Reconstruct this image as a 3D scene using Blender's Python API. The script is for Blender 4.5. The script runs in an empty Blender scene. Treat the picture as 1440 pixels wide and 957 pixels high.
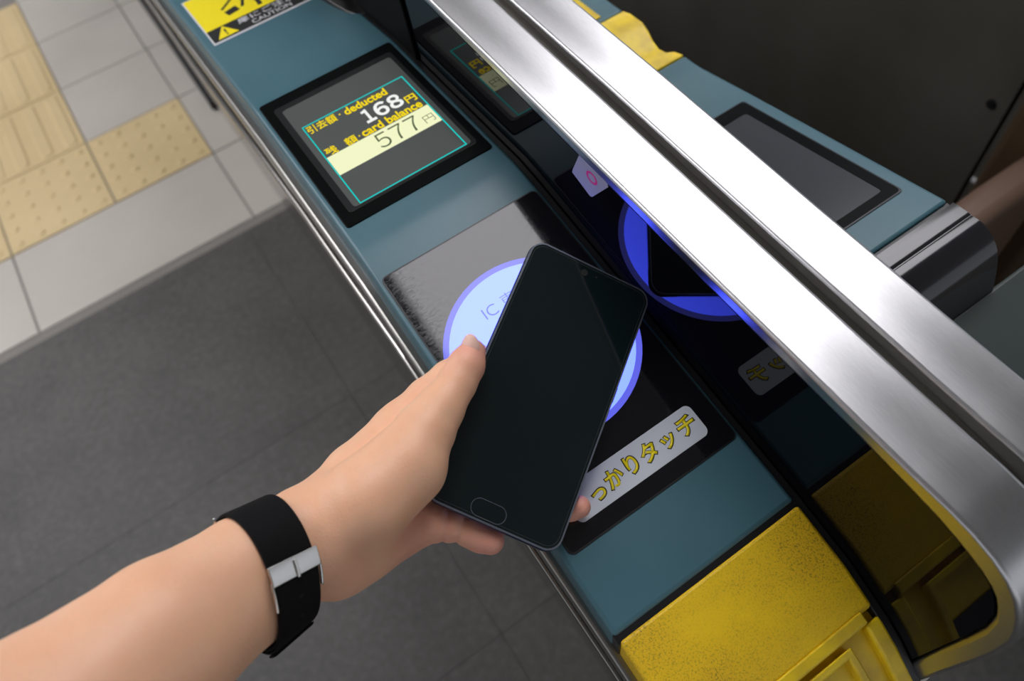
import bpy, bmesh, math, random
import numpy as np
from mathutils import Vector, Matrix

S = bpy.context.scene
C = S.collection
GZ = 0.96           # height of the gate's reference level above the floor (m)

# ------------------------------------------------------------------ camera
cam = bpy.data.cameras.new('camera')
camo = bpy.data.objects.new('camera', cam)
C.objects.link(camo)
S.camera = camo
CR = Matrix(((0.825719, 0.522454, -0.212674), (-0.552939, 0.675106, -0.488354), (-0.111565, 0.520839, 0.846333)))
camo.matrix_world = Matrix.Translation((0, 0, 1.38)) @ CR.to_4x4()
cam.sensor_fit = 'HORIZONTAL'
cam.sensor_width = 36.0
cam.lens = 25.83
cam.clip_start = 0.01
cam.dof.use_dof = True
cam.dof.focus_distance = 0.435
cam.dof.aperture_fstop = 6.5

# ------------------------------------------------------------------ world, exposure
W = bpy.data.worlds.new('world')
S.world = W
W.use_nodes = True
bg = W.node_tree.nodes['Background']
bg.inputs[0].default_value = (0.90, 0.93, 1.0, 1)
bg.inputs[1].default_value = 0.62
S.view_settings.view_transform = 'Standard'
S.view_settings.look = 'None'
S.view_settings.exposure = 0.0
S.view_settings.gamma = 1.0
S.view_settings.use_curve_mapping = False
LIGHT = 5.6         # radiance of the luminous ceiling panels

# ------------------------------------------------------------------ helpers
def new_mat(name, col=(.5, .5, .5), rough=.5, metal=0., ior=1.5, spec=.5, coat=0.):
    m = bpy.data.materials.new(name)
    m.use_nodes = True
    b = m.node_tree.nodes['Principled BSDF']
    b.inputs['Base Color'].default_value = (*col, 1)
    b.inputs['Roughness'].default_value = rough
    b.inputs['Metallic'].default_value = metal
    b.inputs['IOR'].default_value = ior
    b.inputs['Specular IOR Level'].default_value = spec
    b.inputs['Coat Weight'].default_value = coat
    return m, b, m.node_tree

def noise(nt, scale, detail=3., rough=.5, vec=None, stretch=None):
    n = nt.nodes.new('ShaderNodeTexNoise')
    n.inputs['Scale'].default_value = scale
    n.inputs['Detail'].default_value = detail
    n.inputs['Roughness'].default_value = rough
    tc = nt.nodes.new('ShaderNodeTexCoord')
    out = tc.outputs['Object']
    if stretch:
        mp = nt.nodes.new('ShaderNodeMapping')
        mp.inputs['Scale'].default_value = stretch
        nt.links.new(out, mp.inputs[0]); out = mp.outputs[0]
    nt.links.new(out, n.inputs['Vector'])
    return n

def ramp(nt, src, stops):
    r = nt.nodes.new('ShaderNodeValToRGB')
    while len(r.color_ramp.elements) < len(stops):
        r.color_ramp.elements.new(.5)
    for e, (p, c) in zip(r.color_ramp.elements, stops):
        e.position = p; e.color = (*c, 1)
    nt.links.new(src, r.inputs[0])
    return r

def bump(nt, src, b, strength=.2, dist=.001):
    n = nt.nodes.new('ShaderNodeBump')
    n.inputs['Strength'].default_value = strength
    n.inputs['Distance'].default_value = dist
    nt.links.new(src, n.inputs['Height'])
    nt.links.new(n.outputs[0], b.inputs['Normal'])

def emit_mat(name, col, strength):
    m = bpy.data.materials.new(name)
    m.use_nodes = True
    nt = m.node_tree
    nt.nodes.clear()
    e = nt.nodes.new('ShaderNodeEmission')
    e.inputs[0].default_value = (*col, 1); e.inputs[1].default_value = strength
    o = nt.nodes.new('ShaderNodeOutputMaterial')
    nt.links.new(e.outputs[0], o.inputs[0])
    return m

def link(name, me, mat, parent=None, bevel=0., seg=3, smooth=True):
    o = bpy.data.objects.new(name, me)
    C.objects.link(o)
    if mat: me.materials.append(mat)
    if parent: o.parent = parent
    if smooth:
        for p in me.polygons: p.use_smooth = True
    if bevel:
        md = o.modifiers.new('bevel', 'BEVEL')
        md.width = bevel; md.segments = seg; md.limit_method = 'ANGLE'; md.angle_limit = math.radians(35)
        md.harden_normals = False
    if smooth:
        md = o.modifiers.new('wn', 'WEIGHTED_NORMAL'); md.keep_sharp = True
        for e in me.edges: pass
    return o

def mesh_from(verts, faces):
    me = bpy.data.meshes.new('mesh')
    me.from_pydata([tuple(v) for v in verts], [], faces)
    bm = bmesh.new(); bm.from_mesh(me)
    bmesh.ops.recalc_face_normals(bm, faces=bm.faces)
    # mark creases sharp so smooth shading keeps flat faces flat
    for e in bm.edges:
        if len(e.link_faces) == 2 and e.calc_face_angle() > math.radians(28): e.smooth = False
    bm.to_mesh(me); bm.free()
    return me

def prism(poly, a, b, axis='x'):
    """closed 2-D polygon extruded between a and b along axis; poly given in the two other axes"""
    n = len(poly)
    def mk(p, t):
        if axis == 'x': return (t, p[0], p[1])
        if axis == 'y': return (p[0], t, p[1])
        return (p[0], p[1], t)
    v = [mk(p, a) for p in poly] + [mk(p, b) for p in poly]
    f = [tuple(range(n))[::-1], tuple(range(n, 2*n))] + [(i, (i+1) % n, n+(i+1) % n, n+i) for i in range(n)]
    return mesh_from(v, f)

def box(x0, x1, y0, y1, z0, z1):
    return prism([(x0, y0), (x1, y0), (x1, y1), (x0, y1)], z0, z1, 'z')

def join(meshes):
    vs, fs = [], []
    for m in meshes:
        o = len(vs)
        vs += [tuple(v.co) for v in m.vertices]
        fs += [tuple(o+i for i in p.vertices) for p in m.polygons]
    return mesh_from(vs, fs)

def rrect(x0, x1, y0, y1, r, n=6):
    pts = []
    for cx, cy, a0 in ((x1-r, y1-r, 0), (x0+r, y1-r, 90), (x0+r, y0+r, 180), (x1-r, y0+r, 270)):
        for k in range(n+1):
            a = math.radians(a0+90*k/n)
            pts.append((cx+r*math.cos(a), cy+r*math.sin(a)))
    return pts

def frame_mesh(outer, inner, z0, z1):
    n = len(outer)
    v = [(*p, z0) for p in outer]+[(*p, z0) for p in inner]+[(*p, z1) for p in outer]+[(*p, z1) for p in inner]
    f = []
    for i in range(n):
        j = (i+1) % n
        f += [(i, j, n+j, n+i), (2*n+i, 2*n+j, 3*n+j, 3*n+i), (i, j, 2*n+j, 2*n+i), (n+i, n+j, 3*n+j, 3*n+i)]
    return mesh_from(v, f)

def xform(me, M):
    me.transform(M); return me

def empty(name, loc, label, cat, group=None):
    o = bpy.data.objects.new(name, None)
    C.objects.link(o); o.location = loc
    o.empty_display_size = .05
    tag(o, label, cat, group)
    return o

def tag(o, label, cat, group=None):
    o['label'] = label; o['category'] = cat
    if group: o['group'] = group

def struct(o):
    o['kind'] = 'structure'; return o

def text_mesh(s, x0, x1, y0, y1, z0, z1, bold=0., grow=0.):
    """a word fitted into a rectangle of its plane, as a thin solid"""
    cu = bpy.data.curves.new('txt', 'FONT')
    cu.body = s; cu.size = 1.0; cu.offset = bold; cu.resolution_u = 5
    o = bpy.data.objects.new('txt', cu); C.objects.link(o)
    dg = bpy.context.evaluated_depsgraph_get(); dg.update()
    me = bpy.data.meshes.new_from_object(o.evaluated_get(dg))
    bpy.data.objects.remove(o); bpy.data.curves.remove(cu)
    co = np.array([v.co[:] for v in me.vertices])
    lo, hi = co.min(0), co.max(0)
    sx = (x1-x0)/(hi[0]-lo[0]); sy = (y1-y0)/(hi[1]-lo[1])
    bm = bmesh.new(); bm.from_mesh(me)
    for v in bm.verts:
        v.co = ((v.co.x-lo[0])*sx+x0, (v.co.y-lo[1])*sy+y0, z1)
    r = bmesh.ops.extrude_face_region(bm, geom=bm.faces[:])
    for g in r['geom']:
        if isinstance(g, bmesh.types.BMVert): g.co.z = z0
    bmesh.ops.recalc_face_normals(bm, faces=bm.faces)
    bm.to_mesh(me); bm.free()
    return me

def plane_mat(y0, z0, slope):
    """frame of a tilted cover plane: local y keeps the ground-plan y"""
    return Matrix(((1, 0, 0, 0), (0, 1, 0, 0), (0, slope, 1, z0-slope*y0), (0, 0, 0, 1)))

PA = plane_mat(.06, -.017, .196)      # reader plane
PB = plane_mat(.4, .038, 0)           # display plane
PC = plane_mat(.531, .038, -.123)     # sticker plane

# ------------------------------------------------------------------ materials
teal, b, nt = new_mat('teal_paint', (.085, .19, .225), .36)
n = noise(nt, 9, 4); r = ramp(nt, n.outputs[0], [(.3, (.048, .130, .164)), (.7, (.066, .160, .195))])
nt.links.new(r.outputs[0], b.inputs['Base Color'])
n = noise(nt, 900, 2); bump(nt, n.outputs[0], b, .06, .0004)

yellow, b, nt = new_mat('worn_yellow', (.75, .50, .01), .5)
n = noise(nt, 900, 3, .7); r = ramp(nt, n.outputs[0], [(.34, (.24, .15, .01)), (.50, (.78, .49, .012))])
n2 = noise(nt, 11, 4, .6); r2 = ramp(nt, n2.outputs[0], [(.38, (1, 1, 1)), (.60, (.15, .15, .15))])
mx = nt.nodes.new('ShaderNodeMix'); mx.data_type = 'RGBA'
nt.links.new(r2.outputs[0], mx.inputs[0]); mx.inputs[6].default_value = (.92, .62, .006, 1)
nt.links.new(r.outputs[0], mx.inputs[7]); nt.links.new(mx.outputs[2], b.inputs['Base Color'])
bump(nt, n.outputs[0], b, .35, .0006)
yplain, b, nt = new_mat('yellow_plastic', (.80, .56, .012), .4)
n = noise(nt, 60, 3); r = ramp(nt, n.outputs[0], [(.3, (.70, .48, .02)), (.6, (.92, .66, .010))])
nt.links.new(r.outputs[0], b.inputs['Base Color'])

steel, b, nt = new_mat('brushed_steel', (.60, .60, .61), .30, 1.)
n = noise(nt, 60, 4, .6, stretch=(40, .6, 40)); r = ramp(nt, n.outputs[0], [(.3, (.57, .57, .58)), (.7, (.66, .66, .67))])
nt.links.new(r.outputs[0], b.inputs['Base Color'])
bump(nt, n.outputs[0], b, .08, .0003)
b.inputs['Anisotropic'].default_value = .4
side_steel, b, nt = new_mat('side_steel', (.30, .29, .27), .16, 1.)
n = noise(nt, 5, 3); r = ramp(nt, n.outputs[0], [(.3, (.27, .26, .24)), (.7, (.36, .35, .33))])
nt.links.new(r.outputs[0], b.inputs['Base Color'])
n = noise(nt, 7, 2, stretch=(1, .5, 1)); bump(nt, n.outputs[0], b, .12, .004)

bumper_m, b, nt = new_mat('bumper_steel', (.34, .33, .31), .32, 1.)
blackm, b, nt = new_mat('black_acrylic', (.002, .002, .003), .03, 0., 1.30, .5)
gapm, b, nt = new_mat('grey_gap_liner', (.16, .15, .125), .6)
gasket, b, nt = new_mat('black_rubber', (.008, .008, .009), .35)
dark, b, nt = new_mat('dark_cavity', (.035, .033, .028), .6)
glassm, b, nt = new_mat('reader_glass', (.006, .006, .008), .07, 0., 1.55, .5)
n = noise(nt, 260, 5, .7, stretch=(1, 3, 1)); r = ramp(nt, n.outputs[0], [(.45, (.05, .05, .05)), (.8, (.22, .22, .22))])
nt.links.new(r.outputs[0], b.inputs['Roughness'])
bezelm, b, nt = new_mat('display_bezel', (.003, .004, .004), .3, spec=.06)
matte, b, nt = new_mat('matte_black', (.003, .003, .003), .6, spec=.1)
frame_dark, b, nt = new_mat('display_inner_frame', (.016, .018, .018), .3, spec=.2)
film, b, nt = new_mat('display_window', (.055, .06, .058), .18)
b.inputs['Emission Color'].default_value = (.07, .08, .075, 1); b.inputs['Emission Strength'].default_value = .45
white_label, b, nt = new_mat('white_label', (.62, .66, .72), .35)
ink, b, nt = new_mat('black_ink', (.012, .013, .012), .4)
ylabel, b, nt = new_mat('yellow_ink', (.90, .74, .005), .4)
wink, b, nt = new_mat('white_ink', (.62, .62, .64), .4)
pink, b, nt = new_mat('pink_reflection', (.62, .03, .18), .4)  # pink of the mark in the painted label reflection
greyink, b, nt = new_mat('grey_ink', (.30, .28, .45), .4)
cy_e = emit_mat('lcd_cyan', (.0, .62, .58), 1.)
ye_e = emit_mat('lcd_yellow', (.93, .70, .01), 1.)
wh_e = emit_mat('lcd_white', (.90, .93, .90), 1.)
pa_e = emit_mat('lcd_pale_band', (.90, .93, .58), 1.)
dk_e = emit_mat('lcd_dark_green', (.10, .13, .06), 1.)
def glow_mat(name, col, strength):
    m, b, nt = new_mat(name, (.01, .01, .012), .07, 0., 1.5, .5)
    b.inputs['Emission Color'].default_value = (*col, 1); b.inputs['Emission Strength'].default_value = strength
    return m
ring_e = glow_mat('blue_led_ring', (.12, .13, .80), 1.)
disc_e = glow_mat('pale_blue_led_disc', (.055, .085, 1.), 6.)
ictext_e = emit_mat('grey_letters_on_glow', (.30, .32, .72), 1.)


reflected_label_m, b, nt = new_mat('grey_label_reflection', (.30, .30, .32), .35)  # dimmed tone of the label reflection painted on the mirror panel
grey_glass, b, nt = new_mat('grey_display_glass', (.055, .06, .068), .16)
gloss_black, b, nt = new_mat('glossy_black_cover', (.012, .012, .015), .13, 0., 1.6, .5)
teal_dark, b, nt = new_mat('grey_green_cover', (.045, .06, .055), .4)
brown_steel, b, nt = new_mat('brown_grey_steel', (.035, .032, .026), .5, 0.)
n = noise(nt, 4, 3); r = ramp(nt, n.outputs[0], [(.3, (.060, .056, .043)), (.7, (.095, .092, .080))])
nt.links.new(r.outputs[0], b.inputs['Base Color'])
tan_pad, b, nt = new_mat('tan_padding', (.16, .10, .07), .45)
brown_wood, b, nt = new_mat('brown_post', (.06, .035, .015), .6)
phone_blue, b, nt = new_mat('midnight_blue_metal', (.018, .026, .085), .16, .6, coat=.6)
screenm, b, nt = new_mat('black_screen_glass', (.006, .012, .013), .05, 0., 1.5, .5)
rim_m, b, nt = new_mat('screen_rim', (.30, .33, .40), .28, .8)
protect, b, nt = new_mat('protector_edge', (.035, .04, .045), .2)
lensm, b, nt = new_mat('camera_lens', (.03, .03, .03), .2)
strapm, b, nt = new_mat('woven_black_strap', (.0035, .0035, .004), .8, spec=.2)
wv = nt.nodes.new('ShaderNodeTexWave'); wv.inputs['Scale'].default_value = 420; wv.inputs['Distortion'].default_value = .6
tcn = nt.nodes.new('ShaderNodeTexCoord'); nt.links.new(tcn.outputs['Object'], wv.inputs['Vector'])
bump(nt, wv.outputs['Fac'], b, .5, .0006)
chrome, b, nt = new_mat('silver_metal', (.72, .71, .69), .22, 1.)
holem, b, nt = new_mat('strap_hole_dark', (.001, .001, .001), .9)
skin, b, nt = new_mat('skin', (.62, .36, .25), .45)
b.inputs['Subsurface Weight'].default_value = .18
b.inputs['Subsurface Radius'].default_value = (1., .35, .2)
b.inputs['Subsurface Scale'].default_value = .006
n = noise(nt, 35, 5, .6); r = ramp(nt, n.outputs[0], [(.3, (.88, .48, .29)), (.7, (.94, .55, .35))])
atn = nt.nodes.new('ShaderNodeAttribute'); atn.attribute_name = 'blush'
mx = nt.nodes.new('ShaderNodeMix'); mx.data_type = 'RGBA'
nt.links.new(atn.outputs['Fac'], mx.inputs[0]); nt.links.new(r.outputs[0], mx.inputs[6]); mx.inputs[7].default_value = (.82, .36, .28, 1)
nt.links.new(mx.outputs[2], b.inputs['Base Color'])
vr = nt.nodes.new('ShaderNodeTexVoronoi'); vr.inputs['Scale'].default_value = 650
tcn = nt.nodes.new('ShaderNodeTexCoord'); nt.links.new(tcn.outputs['Object'], vr.inputs['Vector'])
bump(nt, vr.outputs['Distance'], b, .22, .0004)
nailm, b, nt = new_mat('fingernail', (.92, .60, .50), .4)

# ------------------------------------------------------------------ setting: floor
def tile_mat(name, c0, c1, rough):
    m, b, nt = new_mat(name, c0, rough)
    n = noise(nt, 3, 4); r = ramp(nt, n.outputs[0], [(.3, c0), (.7, c1)])
    nt.links.new(r.outputs[0], b.inputs['Base Color'])
    return m
granite, b, nt = new_mat('dark_granite', (.08, .078, .072), .55)
n = noise(nt, 60, 6, .75); r = ramp(nt, n.outputs[0], [(.3, (.052, .050, .046)), (.55, (.080, .077, .071)), (.75, (.12, .117, .108))])
n2 = noise(nt, 5, 4); r2 = ramp(nt, n2.outputs[0], [(.3, (.8, .8, .8)), (.7, (1.15, 1.15, 1.15))])
mx = nt.nodes.new('ShaderNodeMix'); mx.data_type = 'RGBA'; mx.blend_type = 'MULTIPLY'; mx.inputs[0].default_value = 1
nt.links.new(r.outputs[0], mx.inputs[6]); nt.links.new(r2.outputs[0], mx.inputs[7])
nt.links.new(mx.outputs[2], b.inputs['Base Color'])
bump(nt, n.outputs[0], b, .2, .002)
light_tile = tile_mat('beige_tile', (.50, .47, .42), (.57, .535, .48), .4)
tact = tile_mat('tactile_yellow_tile', (.62, .48, .25), (.72, .57, .31), .5)
grout = tile_mat('grout', (.22, .205, .185), (.27, .25, .225), .8)

o = struct(link('floor', box(-6, 7, -5, 14, -.05, -.004), grout))
o = struct(link('floor', join([box(x, x+1.199, y, y+.599, -.02, -.0005) for x in (-4.81, -3.61, -2.41, -1.21, -.01, 1.19, 2.39) for y in (-1.502, -.902, -.302, .298-.0, .898, )] ), granite))
o.name = 'floor.001'
g = .0025
tiles = []
for iy in range(0, 14):
    y0 = 1.526+.303*iy
    for ix in range(-8, 12):
        x0 = .021+.291*ix if ix < 0 else .021+.3*ix
        x1 = x0+(.291 if ix < 0 else .3)
        if ix in (-2, -3) and iy >= 1: continue          # tactile strip
        if ix == -1 and iy == 1: continue                # the branch tile
        if iy == 0 and ix == -2: continue
        if iy == 0 and ix == -1: x0 = .021-.582           # one long tile
        if iy == 0 and ix == -4: continue
        if iy == 0 and ix == -3: x0 = .021-1.164; x1 = .021-.582
        tiles.append(box(x0+g, x1-g, y0+g, y0+.303-g, -.02, 0))
struct(link('floor', join(tiles), light_tile, bevel=.0015)).name = 'floor.002'

def tactile(kind, x0, y0, w, d, label):
    ms = [box(x0+g, x0+w-g, y0+g, y0+d-g, -.02, .0005)]
    if kind == 'dots':
        for i in range(5):
            for j in range(5):
                cx = x0+w*(i+.5)/5; cy = y0+d*(j+.5)/5
                vs = []; n = 14
                for rr, z in ((.0115, .0005), (.0095, .0035), (.006, .0048)):
                    vs += [(cx+rr*math.cos(2*math.pi*k/n), cy+rr*math.sin(2*math.pi*k/n), z) for k in range(n)]
                fs = [(q*n+k, q*n+(k+1) % n, (q+1)*n+(k+1) % n, (q+1)*n+k) for q in range(2) for k in range(n)] + [tuple(range(2*n, 3*n))]
                ms.append(mesh_from(vs, fs))
    else:
        for i in range(4):
            cx = x0+w*(i+.5)/4
            pts = rrect(cx-.020, cx+.020, y0+.012, y0+d-.012, .018, 5)
            top = rrect(cx-.015, cx+.015, y0+.017, y0+d-.017, .014, 5)
            n = len(pts)
            vs = [(*p, .0005) for p in pts]+[(*p, .0048) for p in top]
            ms.append(mesh_from(vs, [(k, (k+1) % n, n+(k+1) % n, n+k) for k in range(n)]+[tuple(range(n, 2*n))]))
    o = link('tactile_tile', join(ms), tact)
    tag(o, label, 'floor tile', 'yellow tactile paving tiles')
    return o
T0 = .021-.291
tactile('dots', T0, 1.829, .291, .303, 'yellow dotted tactile tile between the bar tiles and the ticket gate')
tactile('dots', T0-.291, 1.829, .291, .303, 'yellow dotted tactile tile at the foot of the barred tile row')
tactile('dots', T0-.582, 1.829, .291, .303, 'yellow dotted tactile tile cut by the left edge of the photo')
for k in range(3):
    tactile('bars', T0-.291, 2.132+.303*k, .291, .303, ['yellow barred tactile tile directly beyond the dotted tiles', 'yellow barred tactile tile, second one beyond the dotted tiles', 'yellow barred tactile tile at the top edge of the photo'][k])
tactile('bars', T0-.582, 2.132, .291, .303, 'yellow barred tactile tile cut by the left edge, nearest the dotted tiles')

# ceiling with luminous panels
ceil_m = tile_mat('ceiling_panel', (.42, .42, .41), (.47, .47, .46), .7)
struct(link('ceiling', box(-6, 7, -5, 14, 3.06, 3.12), ceil_m))
lamp_e = emit_mat('lamp_diffuser', (.98, .96, 1.0), LIGHT)
housing, b, nt = new_mat('lamp_housing', (.6, .6, .6), .4)
def ceiling_light(x0, x1, y0, y1, label):
    t = empty('ceiling_light', ((x0+x1)/2, (y0+y1)/2, 3.06), label, 'ceiling light', 'station ceiling lights')
    cx, cy = (x0+x1)/2, (y0+y1)/2
    h = frame_mesh(rrect(x0-cx-.04, x1-cx+.04, y0-cy-.04, y1-cy+.04, .02), rrect(x0-cx, x1-cx, y0-cy, y1-cy, .02), -.07, 0)
    link('housing', h, housing, t)
    link('diffuser', box(x0-cx, x1-cx, y0-cy, y1-cy, -.055, -.045), lamp_e, t)
ceiling_light(.32, 2.45, .50, 1.68, 'luminous ceiling panel above the ticket gate')
ceiling_light(-2.4, -.8, 1.0, 2.5, 'added fill-light panel over the aisle left of the gate')  # unseen lamp, added to brighten the hand from the left
ceiling_light(-2.6, -1.2, 2.6, 4.6, 'luminous ceiling panel over the tactile paving')
ceiling_light(2.6, 4.2, 4.2, 6.4, 'luminous ceiling panel far down the concourse')

# ------------------------------------------------------------------ ticket gate
GL = 'teal and yellow ticket gate with steel handrails, touch reader and fare display'
gate = empty('ticket_gate', (0, 0, 0), GL, 'ticket gate')
LIFT = Matrix.Translation((0, 0, GZ))
def gp(name, me, mat, bevel=0., parent=None, smooth=True, seg=3, M=None):
    if M is not None: me.transform(M)
    me.transform(LIFT)
    return link(name, me, mat, parent or gate, bevel, seg, smooth)

def cover(x0f, x1f, prof, depth, nsub=1):
    """solid whose top follows prof (y, z); side positions are functions of y"""
    v, f = [], []
    n = len(prof)
    for y, z in prof:
        v += [(x0f(y), y, z), (x1f(y), y, z), (x1f(y), y, z-depth), (x0f(y), y, z-depth)]
    for i in range(n-1):
        a, c = 4*i, 4*i+4
        for k in range(4):
            f.append((a+k, a+(k+1) % 4, c+(k+1) % 4, c+k))
    f += [(0, 1, 2, 3), (4*n-4, 4*n-3, 4*n-2, 4*n-1)]
    return mesh_from(v, f)

xl = lambda y: .0472 + .0030*min(1, max(0, (y-.05)/.32))
xr = lambda y: .1825
def ztop(y):
    pts = [(-.075, -.100), (-.0565, -.076), (-.035, -.0560), (-.021, -.0460), (.014, -.0290), (.056, -.0178), (.325, .0350), (.345, .0378), (.531, .038), (.9, -.0074), (2.95, -.0074)]
    for (a, za), (c, zc) in zip(pts, pts[1:]):
        if y <= c: return za+(zc-za)*(y-a)/(c-a)
    return pts[-1][1]
ys = [.0565, .20, .318, .326, .333, .340, .348, .40, .525, .537, .7, .9, 2.9]
gp('top_cover', cover(xl, xr, [(y, ztop(y)) for y in ys], .045), teal, .003)
# yellow ticket inlet at the near end: slab, raised lip, pocket with an inner frame
yy = [.0535, .04, .014, 0, -.011]
gp('ticket_inlet_cover', cover(lambda y: .0482, xr, [(y, ztop(y)) for y in yy], .05), yellow, .0025)
pocket = [cover(lambda y: .0482+.0, xr, [(y, ztop(y)-.009) for y in (-.011, -.021, -.035, -.0565, -.066)], .04),
          cover(lambda y: .1715, xr, [(y, ztop(y)-.001) for y in (-.0165, -.021, -.035, -.0565, -.066)], .02),
          cover(lambda y: .0482, lambda y: .058, [(y, ztop(y)-.001) for y in (-.0165, -.021, -.035, -.0565, -.066)], .02)]
gp('ticket_pocket', join(pocket), yplain, .002)
gp('pocket_lip', cover(lambda y: .0482, lambda y: .1740, [(y, ztop(y)+.0012) for y in (-.0095, -.013, -.0165)], .012), yplain, .0015)
fr = [cover(lambda y: .085, lambda y: .157, [(y, ztop(y)+.001) for y in (-.0200, -.0245)], .012),
      cover(lambda y: .1515+.03*(-.02-y), lambda y: .157+.03*(-.02-y), [(y, ztop(y)+.001) for y in (-.0205, -.035, -.058)], .012),
      cover(lambda y: .085, lambda y: .090, [(y, ztop(y)+.001) for y in (-.0205, -.035, -.058)], .012)]
gp('ticket_slot_frame', join(fr), yplain, .0015)
gp('ticket_slot', cover(lambda y: .092, lambda y: .150, [(y, ztop(y)-.008) for y in (-.045, -.058)], .004), ink)
gp('seam_gasket', cover(lambda y: .0475, xr, [(y, ztop(y)-.0015) for y in (.0520, .0580)], .03), gasket)

# black gutter between the covers and the mirror panel
gy = [-.066, -.0565, -.035, -.021, .014, .056, .2, .325, .345, .531, .9, 2.9]
gp('gutter_seal', cover(lambda y: .1812, lambda y: .1868, [(y, ztop(y)-.0018) for y in gy], .03), gasket, .0008)

# outline of the handrail band in the gate's long section (y, z)
OUT = [(2.85, .235), (.442, .1150), (.295, .1075), (.154, .0985), (.10, .0955), (.05, .0925), (.02, .0912), (.0005, .0908), (-.012, .0893), (-.024, .0857), (-.034, .0800), (-.042, .0722), (-.0485, .0619), (-.0530, .0510), (-.0562, .0394), (-.0578, .0200), (-.0581, -.0028), (-.0578, -.04), (-.0574, -.0763), (-.0572, -.16)]
INN = [(2.85, .227), (.451, .1085), (.2963, .0985), (.154, .0886), (.10, .0850), (.05, .0826), (.02, .0800), (.0016, .0779), (-.008, .0758), (-.016, .0734), (-.0242, .0704), (-.031, .0665), (-.0353, .0625), (-.0395, .0560), (-.0430, .0480), (-.0455, .0330), (-.0461, .0126), (-.0461, -.017), (-.0463, -.0509), (-.0463, -.16)]
band = OUT+INN[::-1]
def band_mesh(x0, x1):
    n = len(OUT)
    v = []
    for (a, c) in zip(OUT, INN):
        v += [(x0, *a), (x1, *a), (x1, *c), (x0, *c)]
    f = []
    for i in range(n-1):
        p, q = 4*i, 4*i+4
        for k in range(4): f.append((p+k, p+(k+1) % 4, q+(k+1) % 4, q+k))
    f += [(0, 1, 2, 3), (4*n-4, 4*n-3, 4*n-2, 4*n-1)]
    return mesh_from(v, f)
gp('handrail', band_mesh(.1862, .2215), steel, .0022)
gp('handrail', band_mesh(.2300, .2635), steel, .0022)
inner = [(a, c-.0004) for a, c in INN[:-1]]
fill = [(a+.001 if a < 0 else a, c) for a, c in inner]+[(-.0450, -.22), (2.85, -.22)]
gp('mirror_panel', prism(fill, .1870, .1895), blackm)
gp('mirror_panel', prism(fill, .2605, .2630), blackm)
gp('rail_gap_floor', prism([(a, c-.0012) for a, c in fill], .1896, .2604), gapm)

# steel flank and base
core = [(.0505, -.035), (.40, -.035), (.40, -.96), (.104, -.96), (.0460, -.075)]
def flank():
    v, f = [], []
    st = [(-.064, .035), (-.021, .035), (.056, .035), (.33, .04), (.345, .04), (.531, .04), (.9, .04), (2.9, .04)]
    n = len(st)
    for y, d in st:
        z = ztop(y)-d
        v += [(.0520, y, z), (.178, y, z), (.34, y, -.13), (.34, y, -.958), (.1035, y, -.958), (.0500, y, z-.05)]
    for i in range(n-1):
        a, c = 6*i, 6*i+6
        for k in range(6): f.append((a+k, a+(k+1) % 6, c+(k+1) % 6, c+k))
    f += [tuple(range(6)), tuple(range(6*n-6, 6*n))]
    return mesh_from(v, f)
gp('side_panel', flank(), side_steel)
def ridge(off0, off1, xa, xb):
    v, f = [], []
    st = (-.064, -.021, .056, .2, .33, .345, .531, .9, 2.9)
    for y in st:
        z = ztop(y)
        v += [(xa, y, z-off0), (xb+.008, y, z-off0), (xb+.008, y, z-off1), (xa, y, z-off1)]
    n = len(st)
    for i in range(n-1):
        a, c = 4*i, 4*i+4
        for k in range(4): f.append((a+k, a+(k+1) % 4, c+(k+1) % 4, c+k))
    f += [(0, 1, 2, 3), (4*n-4, 4*n-3, 4*n-2, 4*n-1)]
    return mesh_from(v, f)
gp('bumper_strip', ridge(.030, .046, .0425, .050), bumper_m, .003)
gp('bumper_strip', ridge(.120, .134, .0450, .052), side_steel, .003)
gp('base_shadow', prism([(1.99, -.955), (2.9, -.955), (2.9, -.80), (2.3, -.86), (1.99, -.925)], .086, .34), gasket, .004)  # black wedge standing in for the shadow under the base

# black sensor housing that bulges out beyond the display
def bulge():
    pts = [(.187, .575)]
    for k in range(15):
        a = math.radians(-90+180*k/14)
        pts.append((.187-.0135-.0115*math.cos(a) if False else .187-.026*math.cos(a)**.7, .76+.17*math.sin(a)))
    pts.append((.187, .945))
    return prism(pts, -.02, .03, 'z')
gp('sensor_plate', prism([(.495, .036), (.95, -.02), (.95, .132), (.50, .110)], .1845, .1869), matte, .001)
gp('sensor_base', bulge(), gasket, .002)
pts = [(.187, .62)]+[(.187-.020*max(0, math.cos(math.radians(-90+180*k/14)))**.7, .76+.14*math.sin(math.radians(-90+180*k/14))) for k in range(15)]+[(.187, .90)]
gp('sensor_housing', prism(pts, .03, .100, 'z'), blackm, .006)

# fare display
bz = gp('display', prism(rrect(.0550, .1778, .3675, .5300, .003), .0330, .0388, 'z'), bezelm, .0006)
gp('screen', prism(rrect(.0630, .1715, .3790, .5170, .003), .0380, .0393, 'z'), film, parent=bz)
gp('screen_surround', frame_mesh(rrect(.0630, .1715, .3790, .5170, .003), rrect(.0680, .1680, .3812, .5110, .003), .0392, .03935), frame_dark, parent=bz, smooth=False)
gp('screen_border', frame_mesh([(.0730, .3818), (.1640, .3818), (.1640, .4826), (.0730, .4826)], [(.0739, .3827), (.1631, .3827), (.1631, .4817), (.0739, .4817)], .0392, .03945), cy_e, parent=bz, smooth=False)
def dtext(s, x0, x1, y0, y1, mat, bold=0., z=.0394):
    gp('display_text', text_mesh(s, x0, x1, y0, y1, z, z+.0001, bold), mat, parent=bz, smooth=False)
gp('balance_band', box(.0741, .1629, .4165, .4393, .0392, .0394), pa_e, parent=bz, smooth=False)
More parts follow.
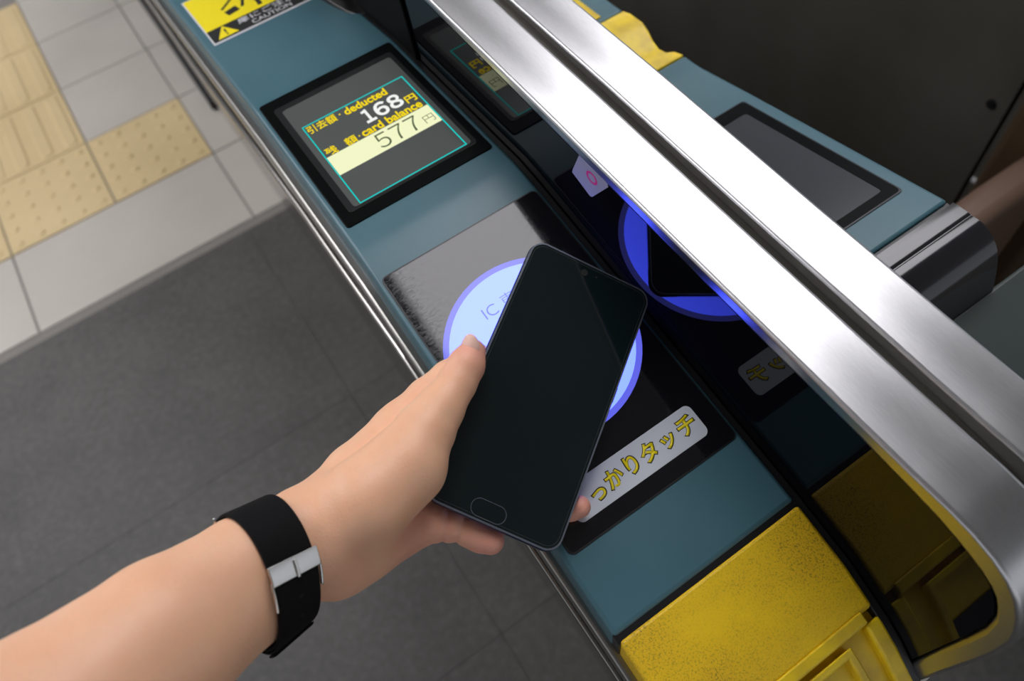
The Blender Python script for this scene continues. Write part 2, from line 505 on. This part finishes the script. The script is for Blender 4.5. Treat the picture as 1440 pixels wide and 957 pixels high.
dtext('引去額', .0750, .1000, .4708, .4806, ye_e, .012)
dtext('・', .1028, .1043, .4752, .4768, ye_e, .01)
dtext('deducted', .1075, .1452, .4712, .4803, ye_e, .025)
for ch, xa, xb in (('１', .1165, .1250), ('６', .1268, .1378), ('８', .1394, .1504)): dtext(ch, xa, xb, .4515, .4680, wh_e, .030)
dtext('円', .1520, .1608, .4500, .4588, ye_e, .02)
dtext('残', .0757, .0850, .4395, .4488, ye_e, .015)
dtext('額', .0925, .1022, .4395, .4488, ye_e, .012)
dtext('・', .1040, .1054, .4432, .4447, ye_e, .01)
dtext('card balance', .1072, .1600, .4400, .4492, ye_e, .025)
for ch, xa, xb in (('５', .1120, .1222), ('７', .1250, .1352), ('７', .1380, .1482)): dtext(ch, xa, xb, .4195, .4362, dk_e, -.006, .03945)
dtext('円', .1520, .1605, .4205, .4292, dk_e, -.012, .03945)

# touch reader
rd = gp('card_reader', prism(rrect(.0540, .1790, .1045, .3168, .0035), -.002, .0008, 'z'), glassm, .0003, M=PA)
gp('reader_seal', frame_mesh(rrect(.0532, .1798, .1037, .3176, .0042), rrect(.0542, .1788, .1047, .3166, .0035), -.002, .0006), gasket, parent=rd, M=PA)
def disc(cx, cy, r0, r1, z, n=72, sy=.985):
    if r0 == 0:
        v = [(cx+r1*math.cos(2*math.pi*k/n), cy+sy*r1*math.sin(2*math.pi*k/n), z) for k in range(n)]
        return mesh_from(v, [tuple(range(n))])
    v = [(cx+r*math.cos(2*math.pi*k/n), cy+sy*r*math.sin(2*math.pi*k/n), z) for r in (r0, r1) for k in range(n)]
    return mesh_from(v, [(k, (k+1) % n, n+(k+1) % n, n+k) for k in range(n)])
RC = (.1158, .2190)
gp('light_ring', disc(*RC, .0601, .0642, .00100), ring_e, parent=rd, smooth=False, M=PA)
gp('glowing_disc', disc(*RC, 0, .0602, .00105), disc_e, parent=rd, smooth=False, M=PA)
gp('reader_text', text_mesh('IC 専用', .0960, .1330, .2520, .2625, .00115, .0012, -.01), ictext_e, parent=rd, smooth=False, M=PA)
gp('pointer_mark', prism([(.0850, .2300), (.0950, .2240), (.0960, .2430)], .0011, .0012, 'z'), ictext_e, parent=rd, smooth=False, M=PA)
lb = gp('touch_label', prism(rrect(.0685, .1672, .1150, .1370, .0042), .0008, .0012, 'z'), white_label, parent=rd, smooth=False, M=PA)
def label_text(s, x0, x1, y0, y1):
    gp('label_letters_outline', text_mesh(s, x0-.0004, x1+.0004, y0-.0004, y1+.0004, .0012, .00125, .050), ink, parent=rd, smooth=False, M=PA)
    gp('label_letters', text_mesh(s, x0+.0003, x1-.0003, y0+.0003, y1-.0003, .00125, .0013, .022), ylabel, parent=rd, smooth=False, M=PA)
for ch, x0, x1, y0, y1 in (('し', .0712, .0790, .1205, .1310), ('っ', .0835, .0930, .1195, .1262), ('か', .0955, .1075, .1200, .1315), ('り', .1110, .1190, .1205, .1322), ('タ', .1225, .1340, .1205, .1325), ('ッ', .1378, .1475, .1205, .1290), ('チ', .1515, .1640, .1205, .1325)):
    label_text(ch, x0, x1, y0, y1)

# caution sticker
st = gp('caution_sticker', box(.0590, .1680, .6590, .7720, .0, .0003), wink, M=PC, smooth=False)
gp('sticker_field', box(.0606, .1668, .6895, .7705, .0003, .0005), ylabel, parent=st, M=PC, smooth=False)
gp('sticker_band', box(.0606, .1668, .6625, .6895, .0003, .0005), ink, parent=st, M=PC, smooth=False)
gp('warning_triangle', prism([(.0655, .6655), (.0862, .6655), (.0758, .6885)], .0005, .0006, 'z'), ylabel, parent=st, M=PC, smooth=False)
gp('exclamation_mark', text_mesh('!', .0748, .0768, .6680, .6815, .0006, .0007, .02), ink, parent=st, M=PC, smooth=False)
gp('sticker_text', text_mesh('扉にご注意', .0900, .1500, .6762, .6880, .0005, .0006, .015), wink, parent=st, M=PC, smooth=False)
gp('sticker_text', text_mesh('CAUTION', .1010, .1420, .6655, .6735, .0005, .0006, .01), wink, parent=st, M=PC, smooth=False)
pic = [prism([(.0885, .7020), (.1010, .7050), (.0990, .7160), (.0865, .7125)], .0005, .0006, 'z'),
       prism([(.1030, .7090), (.1060, .7080), (.1140, .7300), (.1110, .7320)], .0005, .0006, 'z'),
       prism([(.1170, .6960), (.1215, .6960), (.1240, .7330), (.1195, .7330)], .0005, .0006, 'z'),
       prism([(.0870, .7180), (.1020, .7330), (.1000, .7350), (.0855, .7210)], .0005, .0006, 'z')]
gp('sticker_pictogram', join(pic), ink, parent=st, M=PC, smooth=False)

# label reflection painted as a pale plate on the mirror panel, cut by the rail (local plane y, z)
ml = gp('label_reflection', prism([(.2790, .0765), (.2780, .0797), (.2700, .0985), (.2430, .0975), (.2420, .0930), (.2580, .0712), (.2605, .0700)], .1866, .1870), None, smooth=False)
ml.data.materials.append(reflected_label_m)
rg = []
for k in range(24):
    a = 2*math.pi*k/24
    rg.append((a,))
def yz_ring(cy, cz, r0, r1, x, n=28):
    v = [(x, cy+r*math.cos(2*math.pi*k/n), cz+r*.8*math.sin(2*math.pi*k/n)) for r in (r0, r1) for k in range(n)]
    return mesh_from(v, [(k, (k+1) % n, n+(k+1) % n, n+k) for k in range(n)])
gp('label_reflection_mark', yz_ring(.2580, .0880, .0036, .0056, .18655), pink, parent=ml, smooth=False)

# the far half of the gate, serving the other direction
fx0 = lambda y: .2630
fx1 = lambda y: .4020
def zfar(y):
    pts = [(-.05, -.3), (.060, -.075), (.078, -.045), (.090, -.022), (.104, .000), (.118, .0105), (.1425, .0135), (.33, -.0125), (.39, -.0215), (.60, -.0225), (1.2, -.03), (3, -.03)]
    for (a, za), (c, zc) in zip(pts, pts[1:]):
        if y <= c: return za+(zc-za)*(y-a)/(c-a)
    return pts[-1][1]
gp('top_cover', cover(fx0, fx1, [(y, zfar(y)) for y in (.1440, .20, .318, .33, .345, .385, .395, .4090)], .04), teal, .003)
gp('top_cover', cover(fx0, fx1, [(y, zfar(y)) for y in (.4970, .60, 2.9)], .04), teal, .003)
gp('seam_gasket', cover(fx0, lambda y: .4018, [(y, zfar(y)-.0030) for y in (.1412, .1444)], .03), gasket)
PD = plane_mat(.33, -.0125, -.1387)
fr2 = gp('card_reader', prism(rrect(.2640, .3895, .1700, .3240, .003), -.002, .0008, 'z'), grey_glass, .0003, M=PD)
gp('reader_recess', frame_mesh(rrect(.2650, .3880, .1715, .3225, .003), rrect(.2750, .3790, .1790, .3100, .003), .0008, .0011), bezelm, parent=fr2, M=PD)
# yellow saddle shaped ticket outlet of the far half
def saddle():
    v, f = [], []
    prof = [(.4965, -.0215, .402), (.486, -.0190, .402), (.468, -.0190, .402), (.458, -.0215, .4005), (.448, -.0250, .3980), (.437, -.0275, .3965), (.427, -.0262, .3970), (.4195, -.0222, .3995), (.4095, -.0215, .402)]
    n = len(prof)
    for y, z, x1 in prof:
        v += [(.263, y, z), (x1, y, z), (x1-.001, y, z-.06), (.263, y, z-.06)]
    for i in range(n-1):
        a, c = 4*i, 4*i+4
        for k in range(4): f.append((a+k, a+(k+1) % 4, c+(k+1) % 4, c+k))
    f += [(0, 1, 2, 3), (4*n-4, 4*n-3, 4*n-2, 4*n-1)]
    return mesh_from(v, f)
gp('ticket_outlet_cover', saddle(), yplain, .002)
gp('yellow_marker', cover(lambda y: .3675, lambda y: .3800, [(y, zfar(y)+.0012) for y in (.5030, .60)], .002), yplain, .0008)
# glossy black nose that rolls over towards the near end
nose0 = [(.1410, .0135), (.1370, .0139), (.1330, .0139), (.1290, .0138), (.1268, .0134), (.1246, .0137), (.1180, .0134), (.1120, .0110), (.1060, .0072), (.1000, .0005), (.0945, -.0110), (.0885, -.0290), (.0860, -.0450)]
def smooth_profile(pts, m=4):
    out = []
    for i in range(len(pts)-1):
        p0 = pts[max(i-1, 0)]; p1 = pts[i]; p2 = pts[i+1]; p3 = pts[min(i+2, len(pts)-1)]
        for k in range(m):
            t = k/m
            out.append(tuple(.5*(2*p1[j]+(p2[j]-p0[j])*t+(2*p0[j]-5*p1[j]+4*p2[j]-p3[j])*t*t+(3*p1[j]-p0[j]-3*p2[j]+p3[j])*t**3) for j in (0, 1)))
    return out+[pts[-1]]
gp('nose_cover', cover(fx0, lambda y: .4020, smooth_profile(nose0), .05), gloss_black).modifiers.clear()
gp('lower_cover', cover(fx0, lambda y: .445, [(.0900, -.0310), (.02, -.0420), (-.03, -.0560), (-.055, -.08)], .05), teal_dark, .003)
gp('side_panel', prism([(.263, -.06), (.400, -.065), (.398, -.958), (.33, -.958)], -.055, 2.9, 'y') , side_steel)

# ------------------------------------------------------------------ neighbouring gate across the aisle
ng = empty('ticket_gate', (.95, .45, 0), 'dark side of the neighbouring ticket gate across the aisle, with a round screw', 'ticket gate')
def npart(name, me, mat, bevel=0.):
    me.transform(Matrix.Translation((-.95, -.45, 0))); return link(name, me, mat, ng, bevel)
npart('side_panel', box(.950, 1.30, .3330, 1.7, .06, .97), brown_steel, .002)
npart('end_panel', box(.950, 1.30, -.20, .3285, .06, .97), brown_steel, .002)
npart('plinth', box(.970, 1.28, -.18, 1.68, 0, .06), dark)
npart('top_cover', box(.945, 1.30, -.20, 1.7, .97, .99), teal, .004)
sc_ = join([xform(prism(rrect(-.0065, .0065, -.0065, .0065, .0064, 5), 0, .004, 'z'), Matrix.Translation((.950, .356, .605)) @ Matrix.Rotation(math.radians(-90), 4, 'Y'))])
npart('screw', sc_, gasket)
npart('reflector_mark', box(.9475, .951, .2900, .3270, .475, .483), wink, .0005)
# padded flap door that folds out of the neighbour into the aisle
fd = empty('flap_door', (.93, .30, 0), 'tan padded flap door folded out between the two ticket gates', 'gate flap')
def fpart(name, me, mat, bevel=0.):
    me.transform(Matrix.Translation((-.93, -.30, 0))); return link(name, me, mat, fd, bevel, 4)
fpart('padding', prism([(.60, .575), (.62, .615), (.78, .632), (.90, .628), (.942, .60), (.942, .30), (.62, .30), (.60, .33)], .215, .262, 'y'), tan_pad, .016)
fpart('hinge_post', box(.880, .942, .185, .300, .20, .70), brown_wood, .012)
fpart('hinge_cap', box(.876, .943, .180, .305, .70, .725), tan_pad, .006)

# ------------------------------------------------------------------ smartphone
PM = Matrix.Translation((0.0938, 0.1813, 0.9979)) @ Matrix(((0.54327, 0.82929, 0.13095), (-0.73878, 0.54630, -0.39467), (-0.39883, 0.11767, 0.90945))).to_4x4()
ph = bpy.data.objects.new('smartphone', None); C.objects.link(ph)
ph.matrix_world = PM; ph.empty_display_size = .03
tag(ph, 'dark blue smartphone with a black screen held over the reader', 'phone')
w2, l2 = .0414, .0864
def pp(name, me, mat, bevel=0., parent=None, seg=4):
    o = link(name, me, mat, parent or ph, bevel, seg); return o
pp('body', prism(rrect(-w2, w2, -l2, l2, .0098, 10), -.0082, -.0004, 'z'), phone_blue, .0026)
pp('screen', prism(rrect(-w2+.0013, w2-.0013, -l2+.0013, l2-.0013, .0086, 10), -.0012, .0, 'z'), screenm, .0005, seg=2)
pp('screen_rim', frame_mesh(rrect(-w2+.0006, w2-.0006, -l2+.0006, l2-.0006, .0092, 10), rrect(-w2+.0016, w2-.0016, -l2+.0016, l2-.0016, .0084, 10), -.0012, -.0001), rim_m)
pp('protector_edge', frame_mesh(rrect(-w2+.0028, w2-.0028, -l2+.0028, l2-.0028, .0072, 8), rrect(-w2+.0031, w2-.0031, -l2+.0031, l2-.0031, .0070, 8), -.0001, .0001), protect)
pp('home_button', frame_mesh(rrect(-.0145, .0065, -.0838, -.0736, .0050, 8), rrect(-.0142, .0062, -.0835, -.0739, .0047, 8), -.0001, .00022), rim_m)
pp('front_camera', prism(rrect(-.0064, -.0020, .0768, .0812, .0021, 6), -.0001, .0002, 'z'), lensm)
pp('sensor', prism(rrect(.0032, .0044, .0788, .0800, .0005, 4), -.0001, .0002, 'z'), lensm)
pp('power_button', box(w2-.0006, w2+.0005, .010, .020, -.0055, -.0030), phone_blue, .0003)

# ------------------------------------------------------------------ the arm and hand: one continuous skin
def smin(a, b, k):
    h = np.clip(.5+.5*(b-a)/k, 0, 1)
    return b*(1-h)+a*h-k*h*(1-h)

def cone(P, a, b):
    a = np.array(a); b = np.array(b)
    pa = P-a[:3].astype(np.float32); ba = (b[:3]-a[:3]).astype(np.float32)
    h = np.clip((pa@ba)/float(ba@ba), 0, 1)
    return np.linalg.norm(pa-h[..., None]*ba, axis=-1)-(a[3]+(b[3]-a[3])*h)

def chain(P, pts, k=.003):
    d = None
    for a, b in zip(pts, pts[1:]):
        c = cone(P, a, b); d = c if d is None else smin(d, c, k)
    return d

def surface_nets(F, lo, h):
    s = F < 0
    nx, ny, nz = F.shape
    cs = np.zeros((nx-1, ny-1, nz-1), np.int8)
    for dx in (0, 1):
        for dy in (0, 1):
            for dz in (0, 1):
                cs += s[dx:nx-1+dx, dy:ny-1+dy, dz:nz-1+dz]
    act = (cs > 0) & (cs < 8)
    idx = -np.ones(act.shape, np.int64)
    ci = np.argwhere(act); idx[act] = np.arange(len(ci))
    acc = np.zeros((len(ci), 3)); cnt = np.zeros(len(ci))
    corners = [(a, b, c) for a in (0, 1) for b in (0, 1) for c in (0, 1)]
    for p in corners:
        for ax in range(3):
            if p[ax]: continue
            q = list(p); q[ax] = 1
            f0 = F[ci[:, 0]+p[0], ci[:, 1]+p[1], ci[:, 2]+p[2]]
            f1 = F[ci[:, 0]+q[0], ci[:, 1]+q[1], ci[:, 2]+q[2]]
            m = (f0 < 0) != (f1 < 0)
            t = np.where(m, f0/np.where(m, f0-f1, 1), 0)
            pt = np.array(p, float)[None]+t[:, None]*(np.array(q)-np.array(p))[None]
            acc[m] += pt[m]; cnt[m] += 1
    V = (ci+acc/cnt[:, None])*h+lo
    faces = []
    for ax in range(3):
        u, v = (ax+1) % 3, (ax+2) % 3
        sl0 = [slice(None)]*3; sl1 = [slice(None)]*3
        sl0[ax] = slice(0, -1); sl1[ax] = slice(1, None)
        a, b = s[tuple(sl0)], s[tuple(sl1)]
        e = np.argwhere(a != b)
        ok = (e[:, u] > 0) & (e[:, v] > 0) & (e[:, u] < F.shape[u]-1) & (e[:, v] < F.shape[v]-1)
        e = e[ok]
        flip = a[e[:, 0], e[:, 1], e[:, 2]]
        def at(du, dv):
            q = e.copy(); q[:, u] += du; q[:, v] += dv
            return idx[q[:, 0], q[:, 1], q[:, 2]]
        Q = np.stack([at(-1, -1), at(0, -1), at(0, 0), at(-1, 0)], 1)
        Q[~flip] = Q[~flip][:, ::-1]
        faces.append(Q)
    return V, np.concatenate(faces)

ARM_U = [(-0.2165, 0.1229, 0.1622, 0.0432), (-0.1684, 0.1396, 0.1201, 0.0362), (-0.1225, 0.1545, 0.1019, 0.0308), (-0.0878, 0.1690, 0.0807, 0.0243), (-0.0589, 0.1763, 0.0667, 0.0205), (-0.0424, 0.1780, 0.0578, 0.0200)]
ARM_L = [(-0.2157, 0.0948, 0.1461, 0.0432), (-0.1679, 0.1322, 0.1159, 0.0351), (-0.1261, 0.1469, 0.0941, 0.0281), (-0.0932, 0.1596, 0.0701, 0.0232), (-0.0611, 0.1675, 0.0572, 0.0200), (-0.0521, 0.1624, 0.0463, 0.0194)]
PALM = [[(-0.0529, 0.1809, 0.0543, 0.0194), (-0.0241, 0.1969, 0.0452, 0.0171), (0.0112, 0.2101, 0.0362, 0.0162)],
        [(-0.0537, 0.1765, 0.0464, 0.0194), (0.0086, 0.1936, 0.0170, 0.0151)],
        [(-0.0561, 0.1692, 0.0416, 0.0194), (0.0014, 0.1775, 0.0098, 0.0140)],
        [(-0.0578, 0.1638, 0.0406, 0.0178), (-0.0091, 0.1663, 0.0134, 0.0130)],
        [(-0.0522, 0.1629, 0.0491, 0.0173), (-0.0358, 0.1598, 0.0413, 0.0167), (-0.0185, 0.1612, 0.0311, 0.0146)],
        [(-0.0465, 0.1662, 0.0627, 0.0184), (-0.0247, 0.1692, 0.0673, 0.0221), (0.0008, 0.1755, 0.0621, 0.0211)]]
THUMB = [(-0.0248, 0.1701, 0.0653, 0.0221), (0.0030, 0.1767, 0.0643, 0.0200), (0.0190, 0.1859, 0.0648, 0.0166), (0.0331, 0.1927, 0.0651, 0.0134), (0.0461, 0.1989, 0.0649, 0.0109), (0.0505, 0.2015, 0.0651, 0.0106), (0.0594, 0.2063, 0.0666, 0.0103), (0.0664, 0.2111, 0.0670, 0.0078)]
INDEX = [(0.0111, 0.2082, 0.0396, 0.0160), (0.0327, 0.2162, 0.0414, 0.0120), (0.0505, 0.2213, 0.0405, 0.0099), (0.0641, 0.2236, 0.0381, 0.0086), (0.0736, 0.2250, 0.0366, 0.0078)]
MIDDLE = [(0.0084, 0.1912, 0.0220, 0.0148), (0.0275, 0.1801, 0.0269, 0.0095), (0.0418, 0.1681, 0.0224, 0.0080)]
RING = [(0.0014, 0.1734, 0.0194, 0.0135), (0.0207, 0.1642, 0.0178, 0.0088), (0.0350, 0.1494, 0.0122, 0.0066), (0.0458, 0.1369, 0.0069, 0.0062), (0.0582, 0.1261, 0.0038, 0.0056), (0.0677, 0.1224, 0.0036, 0.0056), (0.0726, 0.1213, 0.0052, 0.0066)]
PINKY = [(-0.0088, 0.1618, 0.0243, 0.0128), (-0.0014, 0.1565, 0.0214, 0.0110), (0.0025, 0.1535, 0.0194, 0.0090), (0.0060, 0.1511, 0.0178, 0.0094), (0.0093, 0.1480, 0.0156, 0.0080), (0.0123, 0.1439, 0.0142, 0.0089), (0.0159, 0.1379, 0.0126, 0.0088), (0.0192, 0.1325, 0.0127, 0.0078)]

def onward(c):
    a, b_ = np.array(c[0]), np.array(c[1])
    e = a+(a-b_)/np.linalg.norm((a-b_)[:3])*.17; e[3] = a[3]+.004
    return [tuple(e)]+c
ARM_U = onward(ARM_U); ARM_L = onward(ARM_L)
def between(a, b_, t): return np.array(a[:3])*(1-t)+np.array(b_[:3])*t
def crease(c, a, b_, R, w=.0012, depth=.0011):
    d = np.array(b_[:3])-np.array(a[:3]); return (np.array(c[:3]), d/np.linalg.norm(d), R, w, depth)
CREASES = [crease(PINKY[2], PINKY[1], PINKY[3], .013), crease(PINKY[4], PINKY[3], PINKY[5], .012),
           crease(PINKY[1], PINKY[0], PINKY[2], .014, .0015, .0008),
           crease(between(THUMB[4], THUMB[5], .2), THUMB[3], THUMB[6], .0135, .0011, .0005),
           crease(between(THUMB[4], THUMB[5], -.25), THUMB[3], THUMB[6], .0135, .0011, .0004),
           crease(THUMB[2], THUMB[1], THUMB[4], .019, .0020, .0006)]
def arm_field(P):
    d = smin(chain(P, ARM_U, .004), chain(P, ARM_L, .004), .010)
    if P[..., 0].max() < -.15: return d          # nothing but forearm out there
    pd_ = None
    for c in PALM:
        q = chain(P, c, .004); pd_ = q if pd_ is None else smin(pd_, q, .009)
    d = smin(d, pd_, .010)
    th = chain(P, THUMB, .003)
    fi = None
    for c in (INDEX, MIDDLE, RING, PINKY):
        q = chain(P, c, .0025); fi = q if fi is None else smin(fi, q, .0012)
    d = smin(d, fi, .006)
    d = smin(d, th, .0055)
    for c, n_, R_, w_, dp in CREASES:      # skin folds at the joints
        q = P-c.astype(np.float32)
        m = np.linalg.norm(q, axis=-1) < R_
        if m.any():
            t = q[m]@n_.astype(np.float32)
            rr = np.linalg.norm(q[m], axis=-1)/R_
            d[m] += dp*np.exp(-(t/w_)**2)*np.clip((1-rr)*4, 0, 1)
    return d

allp = np.array(ARM_U+ARM_L+sum(PALM, [])+THUMB+INDEX+MIDDLE+RING+PINKY)
allp = allp[:, :]
lo = (allp[:, :3]-allp[:, 3:4]).min(0)-.004; hi = (allp[:, :3]+allp[:, 3:4]).max(0)+.004
H = .0012
nn = np.ceil((hi-lo)/H).astype(int)
F = np.empty(nn, np.float32)
gy_, gz_ = np.meshgrid(np.arange(nn[1])*H+lo[1], np.arange(nn[2])*H+lo[2], indexing='ij')
for i in range(0, nn[0], 8):
    xs = (np.arange(i, min(i+8, nn[0]))*H+lo[0])
    P = np.empty((len(xs), nn[1], nn[2], 3), np.float32)
    P[..., 0] = xs[:, None, None]; P[..., 1] = gy_; P[..., 2] = gz_
    F[i:i+8] = arm_field(P)
V, Q = surface_nets(F, lo, H)
me = bpy.data.meshes.new('skin')
base = np.array([-.0829, .1498, .1016])
me.from_pydata([tuple(v) for v in (V-base)], [], [tuple(int(i) for i in q) for q in Q])
bm = bmesh.new(); bm.from_mesh(me)
for _ in range(2):
    bmesh.ops.smooth_vert(bm, verts=bm.verts, factor=.5, use_axis_x=True, use_axis_y=True, use_axis_z=True)
bmesh.ops.recalc_face_normals(bm, faces=bm.faces)
bm.to_mesh(me); bm.free()
# where the skin itself is pinker: fingertips, palm heel
vc = np.array([v.co[:] for v in me.vertices])+base
pk = np.zeros(len(vc))
for p, rr in ((THUMB[-1], .016), (PINKY[-1], .018), (PINKY[2], .014), (RING[-1], .018), (PALM[4][2], .022), (PALM[4][0], .018)):
    dd = np.linalg.norm(vc-np.array(p[:3]), axis=1); pk = np.maximum(pk, np.exp(-(dd/rr)**2))
at = me.attributes.new('blush', 'FLOAT', 'POINT'); at.data.foreach_set('value', pk.astype(np.float32))
arm = link('person', me, skin)
for m in list(arm.modifiers): arm.modifiers.remove(m)
arm.location = tuple(base+np.array([0, 0, GZ]))
tag(arm, 'left forearm and hand reaching in, holding the smartphone over the reader', 'person')

def nail(name, c, nrm, along, w, l):
    c = Vector(c)+Vector((0, 0, GZ)); n = Vector(nrm).normalized(); a = Vector(along); a = (a-n*a.dot(n)).normalized(); s = n.cross(a)
    v, f = [], []
    N, M = 13, 15
    for i in range(N):
        for j in range(M):
            u = -1+2*i/(N-1); t = -1+2*j/(M-1)
            # squircle outline
            uu = u*math.sqrt(max(0, 1-.5*t*t)); tt = t*math.sqrt(max(0, 1-.5*u*u))
            hgt = .0009-w*.55*uu*uu*.9-.0012*tt*tt
            v.append(c+s*(uu*w)+a*(tt*l)+n*hgt-arm.location)
    for i in range(N-1):
        for j in range(M-1):
            k = i*M+j; f.append((k, k+1, k+M+1, k+M))
    o = link(name, mesh_from(v, f), nailm, arm)
    md = o.modifiers.new('solid', 'SOLIDIFY'); md.thickness = .0006
    o['label'] = 'pale pink fingernail'
    return o
tc = Vector((0.0646, 0.2102, 0.0732)); cam_dir = (Vector((0, 0, .42))-tc).normalized()
nail('fingernail', tc, cam_dir+Vector((-.45, .25, 0)), Vector(THUMB[-1][:3])-Vector(THUMB[-3][:3]), .0056, .0088)
pc = Vector((0.0229, 0.1292, 0.0103))
nail('fingernail', pc, Vector(PINKY[-1][:3])-Vector(PINKY[-3][:3])+Vector((.0, 0, -.006)), (0, 0, 1), .0040, .0050)

# ------------------------------------------------------------------ wristwatch on its black strap
wa = Vector((-0.0974, 0.1603, 0.0797)); wb = Vector((-0.0666, 0.1652, 0.0584))
ax = (wb-wa).normalized(); wc = (wa+wb)/2
tocam = (Vector((0, 0, .42))-wc); qv = (tocam-ax*tocam.dot(ax)).normalized(); pv = ax.cross(qv)
if pv.dot(Vector((-0.0923, 0.1558, 0.0681))-Vector((-0.0878, 0.1690, 0.0807))) < 0: pv = -pv
watch = empty('wristwatch', tuple(wc+Vector((0, 0, GZ))), 'wristwatch worn on its black woven strap with a silver buckle', 'wristwatch')
from mathutils.bvhtree import BVHTree
bvh = BVHTree.FromPolygons([Vector(v.co)+Vector(tuple(base)) for v in me.vertices], [tuple(p.vertices) for p in me.polygons])
NTH = 72
def girth(s):
    out = []
    for k in range(NTH):
        th = 2*math.pi*k/NTH
        d = pv*math.cos(th)+qv*math.sin(th)
        best = .02
        for ds in (-.006, -.003, 0, .003, .006):
            o_ = wc+ax*(s*.0121+ds)
            hit = bvh.ray_cast(o_+d*.07, -d, .07)
            if hit[0]: best = max(best, (hit[0]-o_).length)
        out.append(best)
    for _ in range(4):
        out = [(out[i-1]+2*out[i]+out[(i+1) % NTH])/4 for i in range(NTH)]
    return out
RT = [girth(-.8), girth(.8)]
def oval(th, s, off):
    """s along the arm (-1 elbow side .. 1 hand side)"""
    k = (math.degrees(th) % 360)/360*NTH
    i0 = int(k) % NTH; f_ = k-int(k); i1 = (i0+1) % NTH
    t = min(1, max(0, (s+1)/2))
    r = (RT[0][i0]*(1-f_)+RT[0][i1]*f_)*(1-t)+(RT[1][i0]*(1-f_)+RT[1][i1]*f_)*t
    return ax*(s*.0121)+(pv*math.cos(th)+qv*math.sin(th))*(r+off)
def strap_mesh(t0, t1, off, thick=.0014, ws=1., n=90, closed=False):
    v, f = [], []
    prof = [(-ws, off), (-ws*.97, off+thick*.8), (-ws*.9, off+thick), (ws*.9, off+thick), (ws*.97, off+thick*.8), (ws, off)]
    m = len(prof)
    for i in range(n if closed else n+1):
        th = math.radians(t0+(t1-t0)*i/n)
        for s, o_ in prof: v.append(oval(th, s, o_))
    N = n if closed else n
    for i in range(N):
        for k in range(m):
            a = i*m+k; b2 = i*m+(k+1) % m
            c2 = ((i+1) % n if closed else i+1)*m+k; d2 = ((i+1) % n if closed else i+1)*m+(k+1) % m
            f.append((a, b2, d2, c2))
    if not closed: f += [tuple(range(m)), tuple(range(N*m, N*m+m))]
    return mesh_from(v, f)
link('strap', strap_mesh(0, 360, .0010, closed=True), strapm, watch)
link('strap_tail', strap_mesh(84, -38, .0026), strapm, watch)
link('keeper_loop', strap_mesh(-12, -2, .0044, .0012, 1.0, 10), strapm, watch)
def bar(th0, th1, s0, s1, off, thick, name, mat, bev=.0006):
    v = []; n = 6
    f = []
    for i in range(n+1):
        th = math.radians(th0+(th1-th0)*i/n)
        for s, o_ in ((s0, off), (s1, off), (s1, off+thick), (s0, off+thick)): v.append(oval(th, s, o_))
    for i in range(n):
        for k in range(4): f.append((4*i+k, 4*i+(k+1) % 4, 4*i+4+(k+1) % 4, 4*i+4+k))
    f += [(0, 1, 2, 3), (4*n, 4*n+1, 4*n+2, 4*n+3)]
    return mesh_from(v, f)
bk = link('buckle', join([bar(80, 97, -1.08, 1.08, .0030, .0018, '', None), bar(57, 84, -1.12, -1.03, .0024, .0020, '', None), bar(57, 84, 1.03, 1.12, .0024, .0020, '', None)]), chrome, watch, .0005)
bk['label'] = 'silver buckle'
link('prong', bar(79, 94, -.05, .07, .0046, .0012, '', None), chrome, bk, .0003)
def hole(th):
    c = oval(math.radians(th), 0, .0042)
    v = [c+ax*(.0012*math.cos(a))+(oval(math.radians(th+2), 0, .0042)-oval(math.radians(th-2), 0, .0042)).normalized()*(.0012*math.sin(a)) for a in [2*math.pi*k/12 for k in range(12)]]
    return mesh_from(v, [tuple(range(12))])
for th in (60, 38): link('strap_hole', hole(th), holem, watch, smooth=False)
cs = []
for (r0, o0, o1) in ((1.45, .003, .0085),):
    pts = rrect(-.0165, .0165, -.0165, .0165, .0160, 8)
    n = len(pts)
    c0 = -qv*(RT[0][54]+.004)
    v = [c0+ax*p[0]+pv*p[1] for p in pts]+[c0-qv*.0070+ax*p[0]+pv*p[1] for p in pts]
    link('watch_case', mesh_from(v, [tuple(range(n)), tuple(range(n, 2*n))]+[(i, (i+1) % n, n+(i+1) % n, n+i) for i in range(n)]), chrome, watch, .001)
lug = link('lug', bar(182, 196, -1.12, -1.0, .001, .0022, '', None), chrome, watch, .0004)
